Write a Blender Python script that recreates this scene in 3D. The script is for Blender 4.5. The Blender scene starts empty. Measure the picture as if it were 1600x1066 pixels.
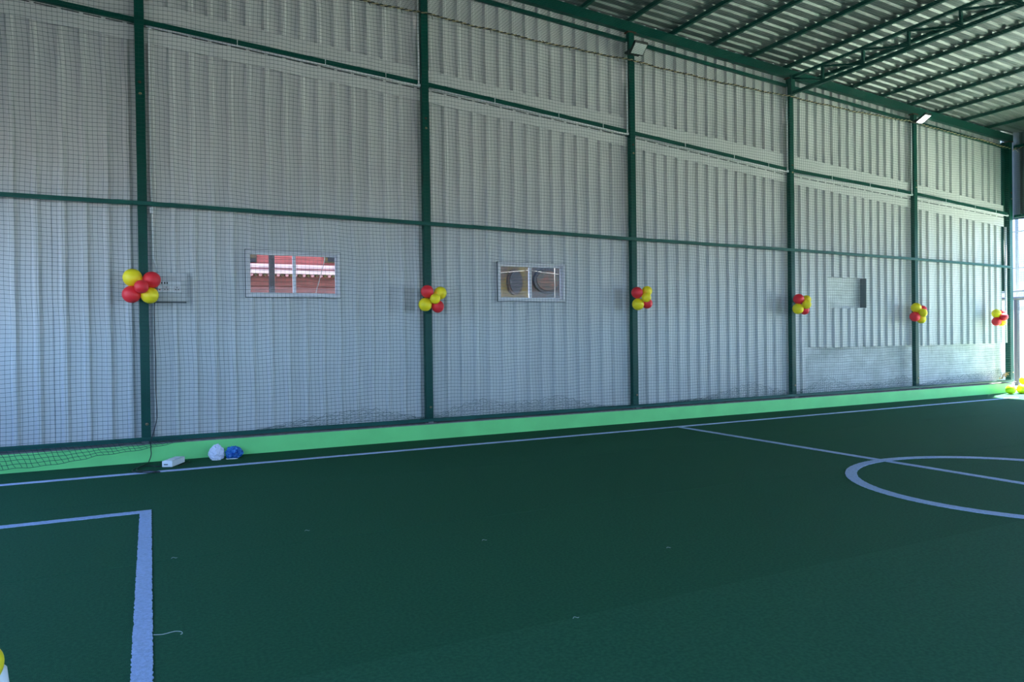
import bpy, math, random
import numpy as np
from mathutils import Vector, Matrix, noise as mnoise

random.seed(7)
rng = np.random.default_rng(7)
sc = bpy.context.scene
col = sc.collection

# ------------------------------------------------------------------ camera
YAW, PIT, ROL, HC = 0.46234, -0.00813, -0.01385, 1.486
def cam_dir(x, y):
    c, s = math.cos(ROL), math.sin(ROL); x, y = c*x - s*y, s*x + c*y
    c, s = math.cos(PIT), math.sin(PIT); d = (x, c - s*y, s + c*y)
    c, s = math.cos(YAW), math.sin(YAW)
    return Vector((c*d[0] + s*d[1], -s*d[0] + c*d[1], d[2]))
fw = cam_dir(0, 0).normalized()
rt = (cam_dir(1, 0) - cam_dir(0, 0)).normalized()
up = rt.cross(fw)
cd = bpy.data.cameras.new('camera'); cam = bpy.data.objects.new('camera', cd); col.objects.link(cam)
cd.sensor_width = 36.0; cd.lens = 1136.0/1600.0*36.0; cd.clip_end = 500
M = Matrix((rt, up, -fw)).transposed().to_4x4(); M.translation = Vector((0, 0, HC)); cam.matrix_world = M
sc.camera = cam

# ------------------------------------------------------------------ sky, sun, exposure
SKY_ZENITH, SKY_HORIZON, SKY_STRENGTH = (0.20, 0.42, 1.0), (0.46, 0.70, 1.0), 1.6
SUN_ENERGY, EXPOSURE = 20.0, 2.08
w = bpy.data.worlds.new('sky'); sc.world = w; w.use_nodes = True
nt = w.node_tree; nt.nodes.clear()
o = nt.nodes.new('ShaderNodeOutputWorld'); b = nt.nodes.new('ShaderNodeBackground')
tc = nt.nodes.new('ShaderNodeTexCoord'); sx = nt.nodes.new('ShaderNodeSeparateXYZ'); rp = nt.nodes.new('ShaderNodeValToRGB')
nt.links.new(tc.outputs['Generated'], sx.inputs[0]); nt.links.new(sx.outputs['Z'], rp.inputs[0])
rp.color_ramp.elements[0].position = 0.0; rp.color_ramp.elements[0].color = (*SKY_HORIZON, 1)
rp.color_ramp.elements[1].position = 0.6; rp.color_ramp.elements[1].color = (*SKY_ZENITH, 1)
nt.links.new(rp.outputs[0], b.inputs[0]); b.inputs[1].default_value = SKY_STRENGTH; nt.links.new(b.outputs[0], o.inputs[0])
sd = bpy.data.lights.new('sun', 'SUN'); sun = bpy.data.objects.new('sun', sd); col.objects.link(sun)
sd.energy = SUN_ENERGY; sd.angle = math.radians(0.6); sd.color = (1.0, 0.95, 0.87)
SUNDIR = Vector((1.0, 0.27, 2.0)).normalized()
sun.rotation_euler = SUNDIR.to_track_quat('Z', 'Y').to_euler(); sun.location = (20, 5, 30)
vs = sc.view_settings
vs.view_transform = 'Standard'; vs.look = 'None'; vs.gamma = 1.0; vs.use_curve_mapping = False; vs.exposure = EXPOSURE

# ------------------------------------------------------------------ materials
def mat(name, color, rough=0.5, metal=0.0, var=0.0, vscale=4.0, bump=0.0, bscale=40.0, stretch=(1, 1, 1), color2=None,
        spec=0.5, emit=None, sheen=0.0, transl=0.0, detail=4.0):
    m = bpy.data.materials.new(name); m.use_nodes = True
    t = m.node_tree; p = t.nodes['Principled BSDF']
    p.inputs['Base Color'].default_value = (*color, 1); p.inputs['Roughness'].default_value = rough
    p.inputs['Metallic'].default_value = metal; p.inputs['Specular IOR Level'].default_value = spec
    if sheen: p.inputs['Sheen Weight'].default_value = sheen
    if transl:
        p.inputs['Subsurface Weight'].default_value = transl; p.inputs['Subsurface Radius'].default_value = (0.05, 0.05, 0.05)
    if emit:
        p.inputs['Emission Color'].default_value = (*emit[0], 1); p.inputs['Emission Strength'].default_value = emit[1]
    if var or bump:
        tcn = t.nodes.new('ShaderNodeTexCoord'); mp = t.nodes.new('ShaderNodeMapping')
        mp.inputs['Scale'].default_value = stretch
        t.links.new(tcn.outputs['Object'], mp.inputs[0])
    if var:
        n = t.nodes.new('ShaderNodeTexNoise'); n.inputs['Scale'].default_value = vscale; n.inputs['Detail'].default_value = detail
        t.links.new(mp.outputs[0], n.inputs['Vector'])
        r = t.nodes.new('ShaderNodeValToRGB')
        c2 = color2 or tuple(c*(1 - var) for c in color)
        r.color_ramp.elements[0].position = 0.35; r.color_ramp.elements[0].color = (*c2, 1)
        r.color_ramp.elements[1].position = 0.68; r.color_ramp.elements[1].color = (*color, 1)
        t.links.new(n.outputs['Fac'], r.inputs[0]); t.links.new(r.outputs[0], p.inputs['Base Color'])
    if bump:
        n2 = t.nodes.new('ShaderNodeTexNoise'); n2.inputs['Scale'].default_value = bscale; n2.inputs['Detail'].default_value = 3
        t.links.new(mp.outputs[0], n2.inputs['Vector'])
        bn = t.nodes.new('ShaderNodeBump'); bn.inputs['Strength'].default_value = bump; bn.inputs['Distance'].default_value = 0.02
        t.links.new(n2.outputs['Fac'], bn.inputs['Height']); t.links.new(bn.outputs[0], p.inputs['Normal'])
    return m

MT = {}
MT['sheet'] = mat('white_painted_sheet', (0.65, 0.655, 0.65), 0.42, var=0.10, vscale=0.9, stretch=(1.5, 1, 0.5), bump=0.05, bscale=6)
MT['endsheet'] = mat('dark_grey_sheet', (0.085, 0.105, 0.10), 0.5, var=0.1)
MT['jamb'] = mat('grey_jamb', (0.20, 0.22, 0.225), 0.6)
MT['flash'] = mat('white_flashing', (0.66, 0.665, 0.66), 0.45, var=0.08, vscale=1.3, bump=0.05, bscale=3)
MT['roof'] = mat('galvanised_roof_sheet', (0.27, 0.295, 0.29), 0.46, metal=0.6, var=0.35, vscale=2.2, stretch=(0.35, 1, 1), bump=0.06, bscale=4)
MT['green'] = mat('green_gloss_paint', (0.002, 0.075, 0.055), 0.36, spec=0.22, var=0.18, vscale=3, bump=0.04, bscale=30)
MT['rail'] = mat('green_rail_paint', (0.002, 0.10, 0.078), 0.42, spec=0.3, var=0.2, vscale=5)
MT['rust'] = mat('rusty_steel', (0.16, 0.045, 0.02), 0.8, var=0.5, vscale=30)
MT['brass'] = mat('eye_bolt_metal', (0.45, 0.33, 0.2), 0.4, metal=0.7)
MT['turf'] = mat('green_turf', (0.023, 0.118, 0.054), 0.9, var=0.28, vscale=55, bump=0.5, bscale=260, spec=0.12, detail=6)
MT['turf_b'] = mat('green_turf_light', (0.027, 0.130, 0.062), 0.9, var=0.28, vscale=55, bump=0.5, bscale=260, spec=0.12, detail=6)
MT['line'] = mat('pale_blue_line_turf', (0.42, 0.53, 0.74), 0.85, var=0.22, vscale=60, bump=0.4, bscale=260, spec=0.2)
MT['side'] = mat('pale_line_turf', (0.50, 0.58, 0.80), 0.85, var=0.18, vscale=60, spec=0.2)
MT['kerb'] = mat('mint_green_paint', (0.19, 0.76, 0.24), 0.55, var=0.10, vscale=2.5, bump=0.08, bscale=18)
MT['conc'] = mat('grey_concrete', (0.22, 0.20, 0.20), 0.9, var=0.35, vscale=14, bump=0.3, bscale=60)
MT['ground'] = mat('outside_low_bounce_ground', (0.10, 0.10, 0.09), 0.9, var=0.25, vscale=1.2)  # dark tone stands in for shaded ground and keeps bounce low
MT['apron'] = mat('bounce_apron_green', (0.50, 0.58, 0.44), 0.9, var=0.2, vscale=1.2)  # pale greenish tone picked for the light it bounces inside
MT['net'] = mat('dark_green_net_cord', (0.004, 0.065, 0.058), 0.7)
MT['ropeb'] = mat('black_rope', (0.015, 0.02, 0.012), 0.8)
MT['ropey'] = mat('yellow_rope', (0.50, 0.42, 0.24), 0.6, var=0.4, vscale=40)
MT['yellow'] = mat('yellow_latex', (1.0, 0.76, 0.015), 0.5, transl=0.5)
MT['red'] = mat('red_latex', (0.85, 0.03, 0.045), 0.5, transl=0.5)
MT['lime'] = mat('lime_yellow_latex', (0.80, 0.80, 0.012), 0.33, transl=0.15)
MT['pvc'] = mat('white_plastic', (0.80, 0.82, 0.84), 0.35)
MT['frame'] = mat('white_window_frame', (0.70, 0.68, 0.70), 0.4)
MT['black'] = mat('black_plastic', (0.012, 0.012, 0.014), 0.45)
MT['joint_shade'] = mat('joint_shade_grey', (0.06, 0.07, 0.075), 0.5)  # dark tone standing for shade in the flashing joint
MT['shelf'] = mat('dark_grey_strip', (0.10, 0.11, 0.12), 0.6)
MT['redwall'] = mat('salmon_red_siding', (0.42, 0.09, 0.078), 0.6, var=0.25, vscale=3)
MT['brownwall'] = mat('dark_red_siding', (0.17, 0.05, 0.045), 0.7, var=0.4, vscale=5, stretch=(1, 1, 4))
MT['pinkband'] = mat('pale_pink_ledge', (0.55, 0.41, 0.41), 0.6, var=0.12, vscale=4)
MT['mauve'] = mat('mauve_ledge', (0.42, 0.22, 0.25), 0.7)
MT['ochre'] = mat('painted_ochre_wall', (0.10, 0.072, 0.016), 0.8, var=0.5, vscale=4.5, color2=(0.05, 0.035, 0.025), detail=6)
MT['rustwall'] = mat('painted_brown_wall', (0.05, 0.024, 0.018), 0.8, var=0.5, vscale=3, color2=(0.028, 0.035, 0.04), detail=6)
MT['tyre'] = mat('dark_rubber', (0.016, 0.016, 0.022), 0.7, var=0.4, vscale=12)
MT['tyre_b'] = mat('dark_brown_rubber', (0.05, 0.028, 0.02), 0.8, var=0.6, vscale=10)
MT['rustdisc'] = mat('brown_painted_disc', (0.07, 0.026, 0.016), 0.8, var=0.6, vscale=9, color2=(0.03, 0.03, 0.025))
MT['bagw'] = mat('white_plastic_film', (0.72, 0.74, 0.88), 0.22, transl=0.2)
MT['bagb'] = mat('blue_plastic_film', (0.05, 0.28, 0.72), 0.12, var=0.35, vscale=22, color2=(0.004, 0.05, 0.30))  # mottled lighter blue stands in for highlights on the crumpled film
MT['lens'] = mat('lamp_lens_off', (0.62, 0.66, 0.66), 0.25, var=0.15, vscale=14)
MT['lens_on'] = mat('lamp_lens_on', (0.9, 0.9, 0.9), 0.3, emit=((0.95, 1.0, 1.0), 1.4))
MT['wire'] = mat('pale_grey_wire', (0.12, 0.12, 0.12), 0.7)
MT['thread'] = mat('white_thread', (0.75, 0.78, 0.8), 0.7)
MT['whiteout'] = mat('outside_white_wall', (0.75, 0.75, 0.74), 0.8)
MT['farwin'] = mat('far_window_glass', (0.42, 0.43, 0.45), 0.5)
MT['cloth_r'] = mat('red_cloth', (0.5, 0.05, 0.06), 0.8, var=0.5, vscale=9)
MT['cloth_b'] = mat('blue_cloth', (0.04, 0.10, 0.30), 0.8, var=0.5, vscale=9)
MT['straw'] = mat('dry_straw', (0.45, 0.25, 0.06), 0.8)

def brick_mat():
    m = bpy.data.materials.new('whitewashed_masonry'); m.use_nodes = True
    t = m.node_tree; p = t.nodes['Principled BSDF']; p.inputs['Roughness'].default_value = 0.85
    tcn = t.nodes.new('ShaderNodeTexCoord'); mp = t.nodes.new('ShaderNodeMapping'); mp.inputs['Rotation'].default_value = (math.radians(90), 0, 0)
    br = t.nodes.new('ShaderNodeTexBrick')
    br.inputs['Color1'].default_value = (0.72, 0.74, 0.74, 1); br.inputs['Color2'].default_value = (0.66, 0.68, 0.68, 1)
    br.inputs['Mortar'].default_value = (0.55, 0.57, 0.57, 1); br.inputs['Scale'].default_value = 1.0
    br.inputs['Brick Width'].default_value = 0.24; br.inputs['Row Height'].default_value = 0.085; br.inputs['Mortar Size'].default_value = 0.006
    n = t.nodes.new('ShaderNodeTexNoise'); n.inputs['Scale'].default_value = 2.6; n.inputs['Detail'].default_value = 6
    mx = t.nodes.new('ShaderNodeMix'); mx.data_type = 'RGBA'; mx.blend_type = 'MULTIPLY'
    r = t.nodes.new('ShaderNodeValToRGB'); r.color_ramp.elements[0].position = 0.3; r.color_ramp.elements[0].color = (0.72, 0.74, 0.72, 1)
    r.color_ramp.elements[1].position = 0.6
    t.links.new(tcn.outputs['Object'], mp.inputs[0]); t.links.new(mp.outputs[0], br.inputs['Vector']); t.links.new(tcn.outputs['Object'], n.inputs['Vector'])
    t.links.new(n.outputs['Fac'], r.inputs[0]); mx.inputs[0].default_value = 1.0
    t.links.new(br.outputs['Color'], mx.inputs[6]); t.links.new(r.outputs[0], mx.inputs[7]); t.links.new(mx.outputs[2], p.inputs['Base Color'])
    bn = t.nodes.new('ShaderNodeBump'); bn.inputs['Strength'].default_value = 0.6; bn.inputs['Distance'].default_value = 0.012; bn.invert = True
    t.links.new(br.outputs['Fac'], bn.inputs['Height']); t.links.new(bn.outputs[0], p.inputs['Normal'])
    return m
MT['brick'] = brick_mat()

def glass_mat():
    m = bpy.data.materials.new('window_glass'); m.use_nodes = True
    t = m.node_tree; t.nodes.clear()
    o = t.nodes.new('ShaderNodeOutputMaterial'); mx = t.nodes.new('ShaderNodeMixShader')
    tr = t.nodes.new('ShaderNodeBsdfTransparent'); gl = t.nodes.new('ShaderNodeBsdfGlossy'); fr = t.nodes.new('ShaderNodeFresnel')
    tr.inputs[0].default_value = (0.92, 0.94, 0.94, 1); gl.inputs['Roughness'].default_value = 0.02; fr.inputs['IOR'].default_value = 1.22
    t.links.new(fr.outputs[0], mx.inputs[0]); t.links.new(tr.outputs[0], mx.inputs[1]); t.links.new(gl.outputs[0], mx.inputs[2]); t.links.new(mx.outputs[0], o.inputs[0])
    return m
MT['glass'] = glass_mat()

# ------------------------------------------------------------------ mesh helpers
class MB:
    def __init__(s): s.v = []; s.f = []; s.m = []
    def add(s, v, f, mi=0):
        k = len(s.v); s.v += [tuple(p) for p in v]; s.f += [tuple(i + k for i in q) for q in f]; s.m += [mi]*len(f); return s
    def box(s, x0, x1, y0, y1, z0, z1, mi=0):
        return s.hexa([(x0, y0, z0), (x1, y0, z0), (x1, y1, z0), (x0, y1, z0), (x0, y0, z1), (x1, y0, z1), (x1, y1, z1), (x0, y1, z1)], mi)
    def hexa(s, v, mi=0):
        return s.add(v, [(3, 2, 1, 0), (4, 5, 6, 7), (0, 1, 5, 4), (1, 2, 6, 5), (2, 3, 7, 6), (3, 0, 4, 7)], mi)
    def bar(s, p0, p1, wd, ht, upv=(0, 0, 1), mi=0):
        p0, p1 = Vector(p0), Vector(p1); d = (p1 - p0).normalized(); sdv = d.cross(Vector(upv)).normalized(); u = sdv.cross(d)
        a, c = sdv*wd/2, u*ht/2
        return s.hexa([p0 - a - c, p0 + a - c, p1 + a - c, p1 - a - c, p0 - a + c, p0 + a + c, p1 + a + c, p1 - a + c], mi)
    def tube(s, pts, r, n=8, mi=0, cap=True):
        pts = [Vector(p) for p in pts]; N = len(pts)
        rs = r if isinstance(r, (list, tuple)) else [r]*N
        v = []; ref = None
        for i, p in enumerate(pts):
            d = (pts[min(i+1, N-1)] - pts[max(i-1, 0)]).normalized()
            if ref is None: ref = Vector((0, 0, 1)) if abs(d.z) < 0.9 else Vector((1, 0, 0))
            a = (ref - d*ref.dot(d)).normalized(); ref = a; c = d.cross(a)
            for k in range(n):
                t = 2*math.pi*k/n; v.append(p + (a*math.cos(t) + c*math.sin(t))*rs[i])
        f = [(i*n + k, i*n + (k+1) % n, (i+1)*n + (k+1) % n, (i+1)*n + k) for i in range(N-1) for k in range(n)]
        if cap: f += [tuple(range(n))[::-1], tuple(range((N-1)*n, N*n))]
        return s.add(v, f, mi)
    def lathe(s, prof, origin, axis, n=20, mi=0):
        ax = Vector(axis).normalized(); ref = Vector((0, 0, 1)) if abs(ax.z) < 0.9 else Vector((1, 0, 0))
        a = (ref - ax*ref.dot(ax)).normalized(); c = ax.cross(a); o = Vector(origin); v = []
        for (t, r) in prof:
            for k in range(n):
                q = 2*math.pi*k/n; v.append(o + ax*t + (a*math.cos(q) + c*math.sin(q))*r)
        f = [(i*n + k, i*n + (k+1) % n, (i+1)*n + (k+1) % n, (i+1)*n + k) for i in range(len(prof)-1) for k in range(n)]
        f += [tuple(range(n))[::-1], tuple(range((len(prof)-1)*n, len(prof)*n))]
        return s.add(v, f, mi)
    def build(s, name, m, parent=None, smooth=False, bevel=0.0, solid=0.0, off=1.0):
        me = bpy.data.meshes.new(name); me.from_pydata(s.v, [], s.f); me.update()
        ms = m if isinstance(m, (list, tuple)) else [m]
        for q in ms: me.materials.append(MT[q] if isinstance(q, str) else q)
        if len(ms) > 1: me.polygons.foreach_set('material_index', s.m)
        if smooth: me.polygons.foreach_set('use_smooth', [True]*len(me.polygons))
        ob = bpy.data.objects.new(name, me); col.objects.link(ob)
        if parent is not None: ob.parent = parent; ob.matrix_parent_inverse = Matrix.Translation(-parent.location)
        if bevel:
            md = ob.modifiers.new('bevel', 'BEVEL'); md.width = bevel; md.segments = 2; md.limit_method = 'ANGLE'
        if solid:
            md = ob.modifiers.new('solid', 'SOLIDIFY'); md.thickness = solid; md.offset = off
        return ob
def empty(name, loc=(0, 0, 0)):
    e = bpy.data.objects.new(name, None); e.location = loc; e.empty_display_size = 0.1; col.objects.link(e); return e
def tag(o, label, cat=None, group=None, kind=None):
    o['label'] = label
    if cat: o['category'] = cat
    if group: o['group'] = group
    if kind: o['kind'] = kind
    return o
def interp(xs, zs):
    return lambda x: float(np.interp(x, xs, zs)) if xs[0] <= x <= xs[-1] else (zs[0] + (x-xs[0])*(zs[1]-zs[0])/(xs[1]-xs[0]) if x < xs[0] else zs[-1] + (x-xs[-1])*(zs[-1]-zs[-2])/(xs[-1]-xs[-2]))

# ------------------------------------------------------------------ main dimensions
CX = [-0.055, 3.63, 7.29, 10.97, 14.60, 18.03]         # column centres
XL, XR, YF, YB = -3.9, 18.15, -2.1, 10.0               # hall limits
ext = [-3.74] + CX
za = lambda z: HC + (z - HC)*1.0095                    # heights read on the column line carried to the sheet line
z_girt = interp(ext, [5.67, 5.41, 5.16, 4.862, 4.56, 4.386, 4.15])
z_up = interp(ext, [za(v) for v in (5.90, 5.63, 5.335, 5.050, 4.81, 4.56, 4.29)])
z_fl = interp(ext, [za(v) for v in (5.58, 5.328, 5.05, 4.762, 4.435, 4.235, 4.04)])
z_low = interp(ext, [za(v) for v in (5.38, 5.145, 4.890, 4.600, 4.30, 4.065, 3.835)])
z_purl = lambda x: 7.158 - 0.0644*x                    # underside of the purlins = top of eave beam
z_roof = lambda x: z_purl(x) + 0.065
z_rope = interp([-3.7, 3.57, 7.2, 10.83, 14.43, 17.0, 17.9], [6.36, 6.13, 6.02, 5.906, 5.852, 5.74, 5.64])

# ------------------------------------------------------------------ floor
ground = MB().box(-60, 120, -90, 100, -0.6, -0.06).build('ground_slab', 'ground'); tag(ground, 'ground outside the hall, dark to keep bounced light low', kind='structure')
ap = MB().box(18.3, 34, -14, 30, -0.058, -0.03).build('bounce_apron', 'apron'); tag(ap, 'pale green slab added beyond the open right end to bounce light in', kind='structure')  # added slab that throws greenish light onto the right bays
floor = empty('floor'); tag(floor, 'dark green turf court floor with pale blue lines', kind='structure')
seams = [YF, -0.98, 1.10, 3.265, 5.415, 7.58, 9.9]
for i in range(len(seams)-1):
    light = i in (2, 0)
    MB().box(XL, XR+0.1, seams[i]+0.002, seams[i+1]-0.002, -0.06, (0.003 if light else 0.0)).build('turf_roll', 'turf_b' if light else 'turf', floor, bevel=0.002)
def ribbon(path, wd, z0=0.0, z1=0.006, jit=0.004, closed=False):
    pts = [Vector((p[0], p[1], 0)) for p in path]; N = len(pts); v = []
    for i, p in enumerate(pts):
        a = pts[(i+1) % N] if (closed or i < N-1) else p; c = pts[(i-1) % N] if (closed or i > 0) else p
        d = (a - c).normalized(); n = Vector((-d.y, d.x, 0))
        l = p + n*(wd/2 + random.uniform(-jit, jit)); r = p - n*(wd/2 + random.uniform(-jit, jit))
        v += [(l.x, l.y, z0), (l.x, l.y, z1), (r.x, r.y, z1), (r.x, r.y, z0)]
    f = []
    for i in range(N if closed else N-1):
        a, c = 4*i, 4*((i+1) % N)
        f += [(a+1, c+1, c, a), (a+2, c+2, c+1, a+1), (a+3, c+3, c+2, a+2)]
    return MB().add(v, f)
def seg(p, q, step): n = max(2, int((Vector(q)-Vector(p)).length/step)); return [tuple(Vector(p).lerp(Vector(q), i/n)) for i in range(n+1)]
ribbon(seg((-2.4, 9.11), (16.6, 9.11), 0.06), 0.085).build('sideline', 'side', floor)
ribbon(seg((-0.055, 1.0), (-0.055, 7.085), 0.012), 0.088).build('penalty_line', 'line', floor)
ribbon(seg((-2.4, 7.04), (-0.099, 7.04), 0.02), 0.092).build('penalty_line', 'line', floor)
ribbon(seg((7.44, -1.0), (7.44, 9.068), 0.03), 0.085).build('halfway_line', 'line', floor)
ribbon([(7.44 + 1.50*math.cos(t), 4.02 + 1.50*math.sin(t)) for t in np.linspace(0, 2*math.pi, 420, endpoint=False)], 0.11, z1=0.0065, closed=True, jit=0.003).build('centre_circle', 'line', floor)

# kerb
k = MB(); k.box(XL, 17.86, 9.9, 10.22, -0.06, 0.213, 0); k.box(XL, 17.86, 9.902, 10.22, 0.213, 0.228, 1)
kerb = k.build('trim_1', ['kerb', 'conc']); tag(kerb, 'mint green painted kerb with grey concrete top under the sheet wall', kind='structure')

# ------------------------------------------------------------------ sheet wall
wall = empty('wall_back', (0, 10.095, 0)); tag(wall, 'white ribbed metal sheet wall in bays between green columns', kind='structure')
PITCH = 0.23
WIN = [(1.15, 2.365, 2.045, 2.645), (4.80, 5.97, 2.02, 2.60), (12.01, 13.15, 1.945, 2.545)]
YP = 10.125
def profile(xa, xb, off=0.12):
    """ribbed section from xa to xb: list of (x, y); grooves pressed outward"""
    bp = [(xa, None), (xb, None)]
    k0 = int(math.floor((xa - 1)/PITCH)); pts = []
    x = xa + off
    while x < xb - 0.05:
        pts += [(x - 0.046, 0.0), (x - 0.020, 0.040), (x + 0.020, 0.040), (x + 0.046, 0.0)]
        x += PITCH
    pts = [(xa, 0.0)] + [p for p in pts if xa < p[0] < xb] + [(xb, 0.0)]
    return pts
def sheet(name, xa, xb, zb, zt, wins=(), off=0.12):
    pts = profile(xa, xb, off); xs = [p[0] for p in pts]; ys = [p[1] for p in pts]
    cuts = sorted(set(xs + [c for wn in wins for c in wn[:2] if xa < c < xb]))
    yy = lambda x: YP - float(np.interp(x, xs, ys))
    mb = MB()
    for a, c in zip(cuts[:-1], cuts[1:]):
        m = (a + c)/2; hole = [wn for wn in wins if wn[0] < m < wn[1]]
        spans = [(zb(a), zb(c), zt(a), zt(c))] if not hole else [(zb(a), zb(c), hole[0][2], hole[0][2]), (hole[0][3], hole[0][3], zt(a), zt(c))]
        for (b0, b1, t0, t1) in spans:
            mb.add([(a, yy(a), b0), (c, yy(c), b1), (c, yy(c), t1), (a, yy(a), t0)], [(0, 1, 2, 3)])
    # weld so the sheet is one skin
    key = {}; nv = []; nf = []
    for q in mb.f:
        g = []
        for i in q:
            kx = tuple(round(c, 5) for c in mb.v[i])
            if kx not in key: key[kx] = len(nv); nv.append(mb.v[i])
            g.append(key[kx])
        nf.append(tuple(g))
    out = MB(); out.add(nv, nf); return out.build(name, 'sheet', wall, solid=0.002, off=-1.0)
edges = [XL] + CX
XEND = 17.88
const = lambda z: (lambda x: z)
z_lowtop = lambda x: z_up(x) - 0.012
for bi in range(6):
    a, c = edges[bi], edges[bi+1]
    if bi == 5: c = XEND
    n = 4; xs = np.linspace(a, c, n+1)
    for j in range(n):
        xa, xb = float(xs[j]), float(xs[j+1])
        off = 0.12
        sheet('metal_sheet', xa - 0.004, xb, lambda x: z_up(x) - 0.01, lambda x: z_roof(x) + 0.001, off=off)
        zb = const(0.20 if xb < 11.5 else 1.145)
        if bi == 4 and j == 0:
            sheet('metal_sheet', xa - 0.004, 11.43, const(0.2), z_lowtop, off=off)
            sheet('metal_sheet', 11.426, xb, const(1.165), z_lowtop, wins=WIN, off=off - 0.46 + 0.23)
        else:
            zb = const(0.20 if xb < 11.0 else (1.15 if bi == 4 else 1.14))
            sheet('metal_sheet', xa - 0.004, xb, zb, z_lowtop, wins=WIN, off=off)
    m = MB(); v = []
    def strip(z_a, z_b, y0, y1, lip):
        mb = MB(); xs2 = np.linspace(a, c, 5)
        for p, q in zip(xs2[:-1], xs2[1:]):
            mb.hexa([(p, y0, z_b(p)), (q, y0, z_b(q)), (q, y1, z_b(q)), (p, y1, z_b(p)), (p, y0, z_a(p)), (q, y0, z_a(q)), (q, y1, z_a(q)), (p, y1, z_a(p))])
        return mb
    strip(lambda x: z_up(x) + 0.015, lambda x: z_fl(x) + 0.010, 10.074, 10.080, 0).build('flashing', 'flash', wall)
    strip(lambda x: z_fl(x) - 0.010, lambda x: z_low(x) - 0.012, 10.068, 10.074, 0).build('flashing', 'flash', wall)
    strip(lambda x: z_fl(x) + 0.06, lambda x: z_fl(x) - 0.05, 10.0885, 10.093, 0).build('flashing', 'joint_shade', wall)  # dark strip added behind the open joint to stand for its shade
# girts that carry the sheets, bay by bay
for bi in range(6):
    a, c = (XL if bi == 0 else CX[bi-1] + 0.053), CX[bi] - 0.053
    MB().bar((a, 10.052, z_girt(a)), (c, 10.052, z_girt(c)), 0.045, 0.062).build('girt', 'green', wall)
    MB().bar((a, 10.055, z_purl(a) - 0.30), (c, 10.055, z_purl(c) - 0.30), 0.045, 0.055).build('girt', 'green', wall)

# masonry wall standing behind the last two bays
MB().box(11.25, 18.06, 10.24, 10.45, -0.06, 3.2).build('wall_rear', 'brick'); tag(bpy.data.objects['wall_rear'], 'whitewashed masonry wall behind the metal sheets, seen below them and in the hole', kind='structure')

# ------------------------------------------------------------------ windows
def frame_box(mb, x0, x1, z0, z1, t, y0, y1):
    mb.box(x0, x1, y0, y1, z1 - t, z1); mb.box(x0, x1, y0, y1, z0, z0 + t)
    mb.box(x0, x0 + t, y0, y1, z0 + t, z1 - t); mb.box(x1 - t, x1, y0, y1, z0 + t, z1 - t); return mb
def window(name, x0, x1, z0, z1, split, label):
    r = empty(name, ((x0+x1)/2, 10.1, z0)); tag(r, label, kind='structure')
    frame_box(MB(), x0, x1, z0, z1, 0.034, 10.055, 10.135).build('frame', 'frame', r, bevel=0.004)
    sp = x0 + (x1-x0)*split
    for (a, c, y) in ((x0+0.034, sp+0.02, 10.085), (sp-0.02, x1-0.034, 10.11)):
        s_ = frame_box(MB(), a, c, z0+0.034, z1-0.034, 0.026, y, y+0.02).build('sash', 'frame', r, bevel=0.003)
        MB().box(a+0.02, c-0.02, y+0.008, y+0.012, z0+0.054, z1-0.054).build('pane', 'glass', s_)
    # thin dark sealing edge round the frame
    frame_box(MB(), x0-0.008, x1+0.008, z0-0.008, z1+0.008, 0.01, 10.075, 10.09).build('seal', 'shelf', r)
    return r
window('window_1', 1.14, 2.375, 2.035, 2.655, 0.505, 'white sliding window with red building behind, nearest the switch panel')
window('window_2', 4.79, 5.98, 2.01, 2.61, 0.485, 'white sliding window with dark painted wall behind, in the second bay')
r = empty('window_3', (12.58, 10.1, 1.945)); tag(r, 'open square hole in the sheets showing masonry behind', kind='structure')
jm = MB(); x0, x1, z0, z1 = WIN[2]
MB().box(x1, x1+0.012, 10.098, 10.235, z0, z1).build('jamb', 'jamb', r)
MB().box(x0-0.012, x0, 10.098, 10.235, z0, z1).build('jamb', 'flash', r)
MB().box(x0, x1, 10.098, 10.235, z1, z1+0.012).build('head', 'flash', r)
MB().box(x0, x1, 10.098, 10.235, z0-0.012, z0).build('sill', 'flash', r)

# ------------------------------------------------------------------ columns, beam, rails
CL = ['green steel column with the switch panel on its right side',
      'green steel column between the red-view window and the dark-view window',
      'green steel column carrying the unlit floodlight at its top',
      'green steel column that the roof truss rests on',
      'green steel column carrying the bright floodlight at its top',
      'green steel corner column at the open right end of the wall']
for i, x in enumerate(CX):
    e = empty('column', (x, 10.03, 0.228)); tag(e, CL[i], 'column', 'green columns along the sheet wall')
    hw, dp = 0.0525, 0.09
    if i == 5: hw, dp = 0.06, 0.13
    y0, y1 = 9.985, 9.985 + dp; zt = z_purl(x) - 0.172
    MB().box(x-hw, x+hw, y0, y1, 0.236, zt).build('shaft', 'green', e, bevel=0.006)
    MB().box(x-0.09, x+0.09, 9.95, 10.09, 0.228, 0.238).build('base_plate', 'conc', e)
    MB().box(x-0.085, x+0.085, 9.965, 10.09, zt, zt+0.012).build('cap_plate', 'rust', e)
    if i == 5: MB().box(17.885, 17.97, 10.09, 10.15, 2.35, zt).build('channel', 'green', e)
    for zz, dx in ((4.50, 0.0), (4.64, -0.004), (0.455, 0.01)):
        mb = MB(); mb.tube([(x+dx + 0.014*math.cos(t), 9.978 - 0.004, zz + 0.012*math.sin(t)) for t in np.linspace(0, 2*math.pi, 10)], 0.005, 5)
        mb.tube([(x+dx, 9.986, zz), (x+dx, 9.966, zz)], 0.007, 6)
        mb.build('eye_bolt', 'brass' if zz != 4.64 else 'rust', e, smooth=True)
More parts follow.
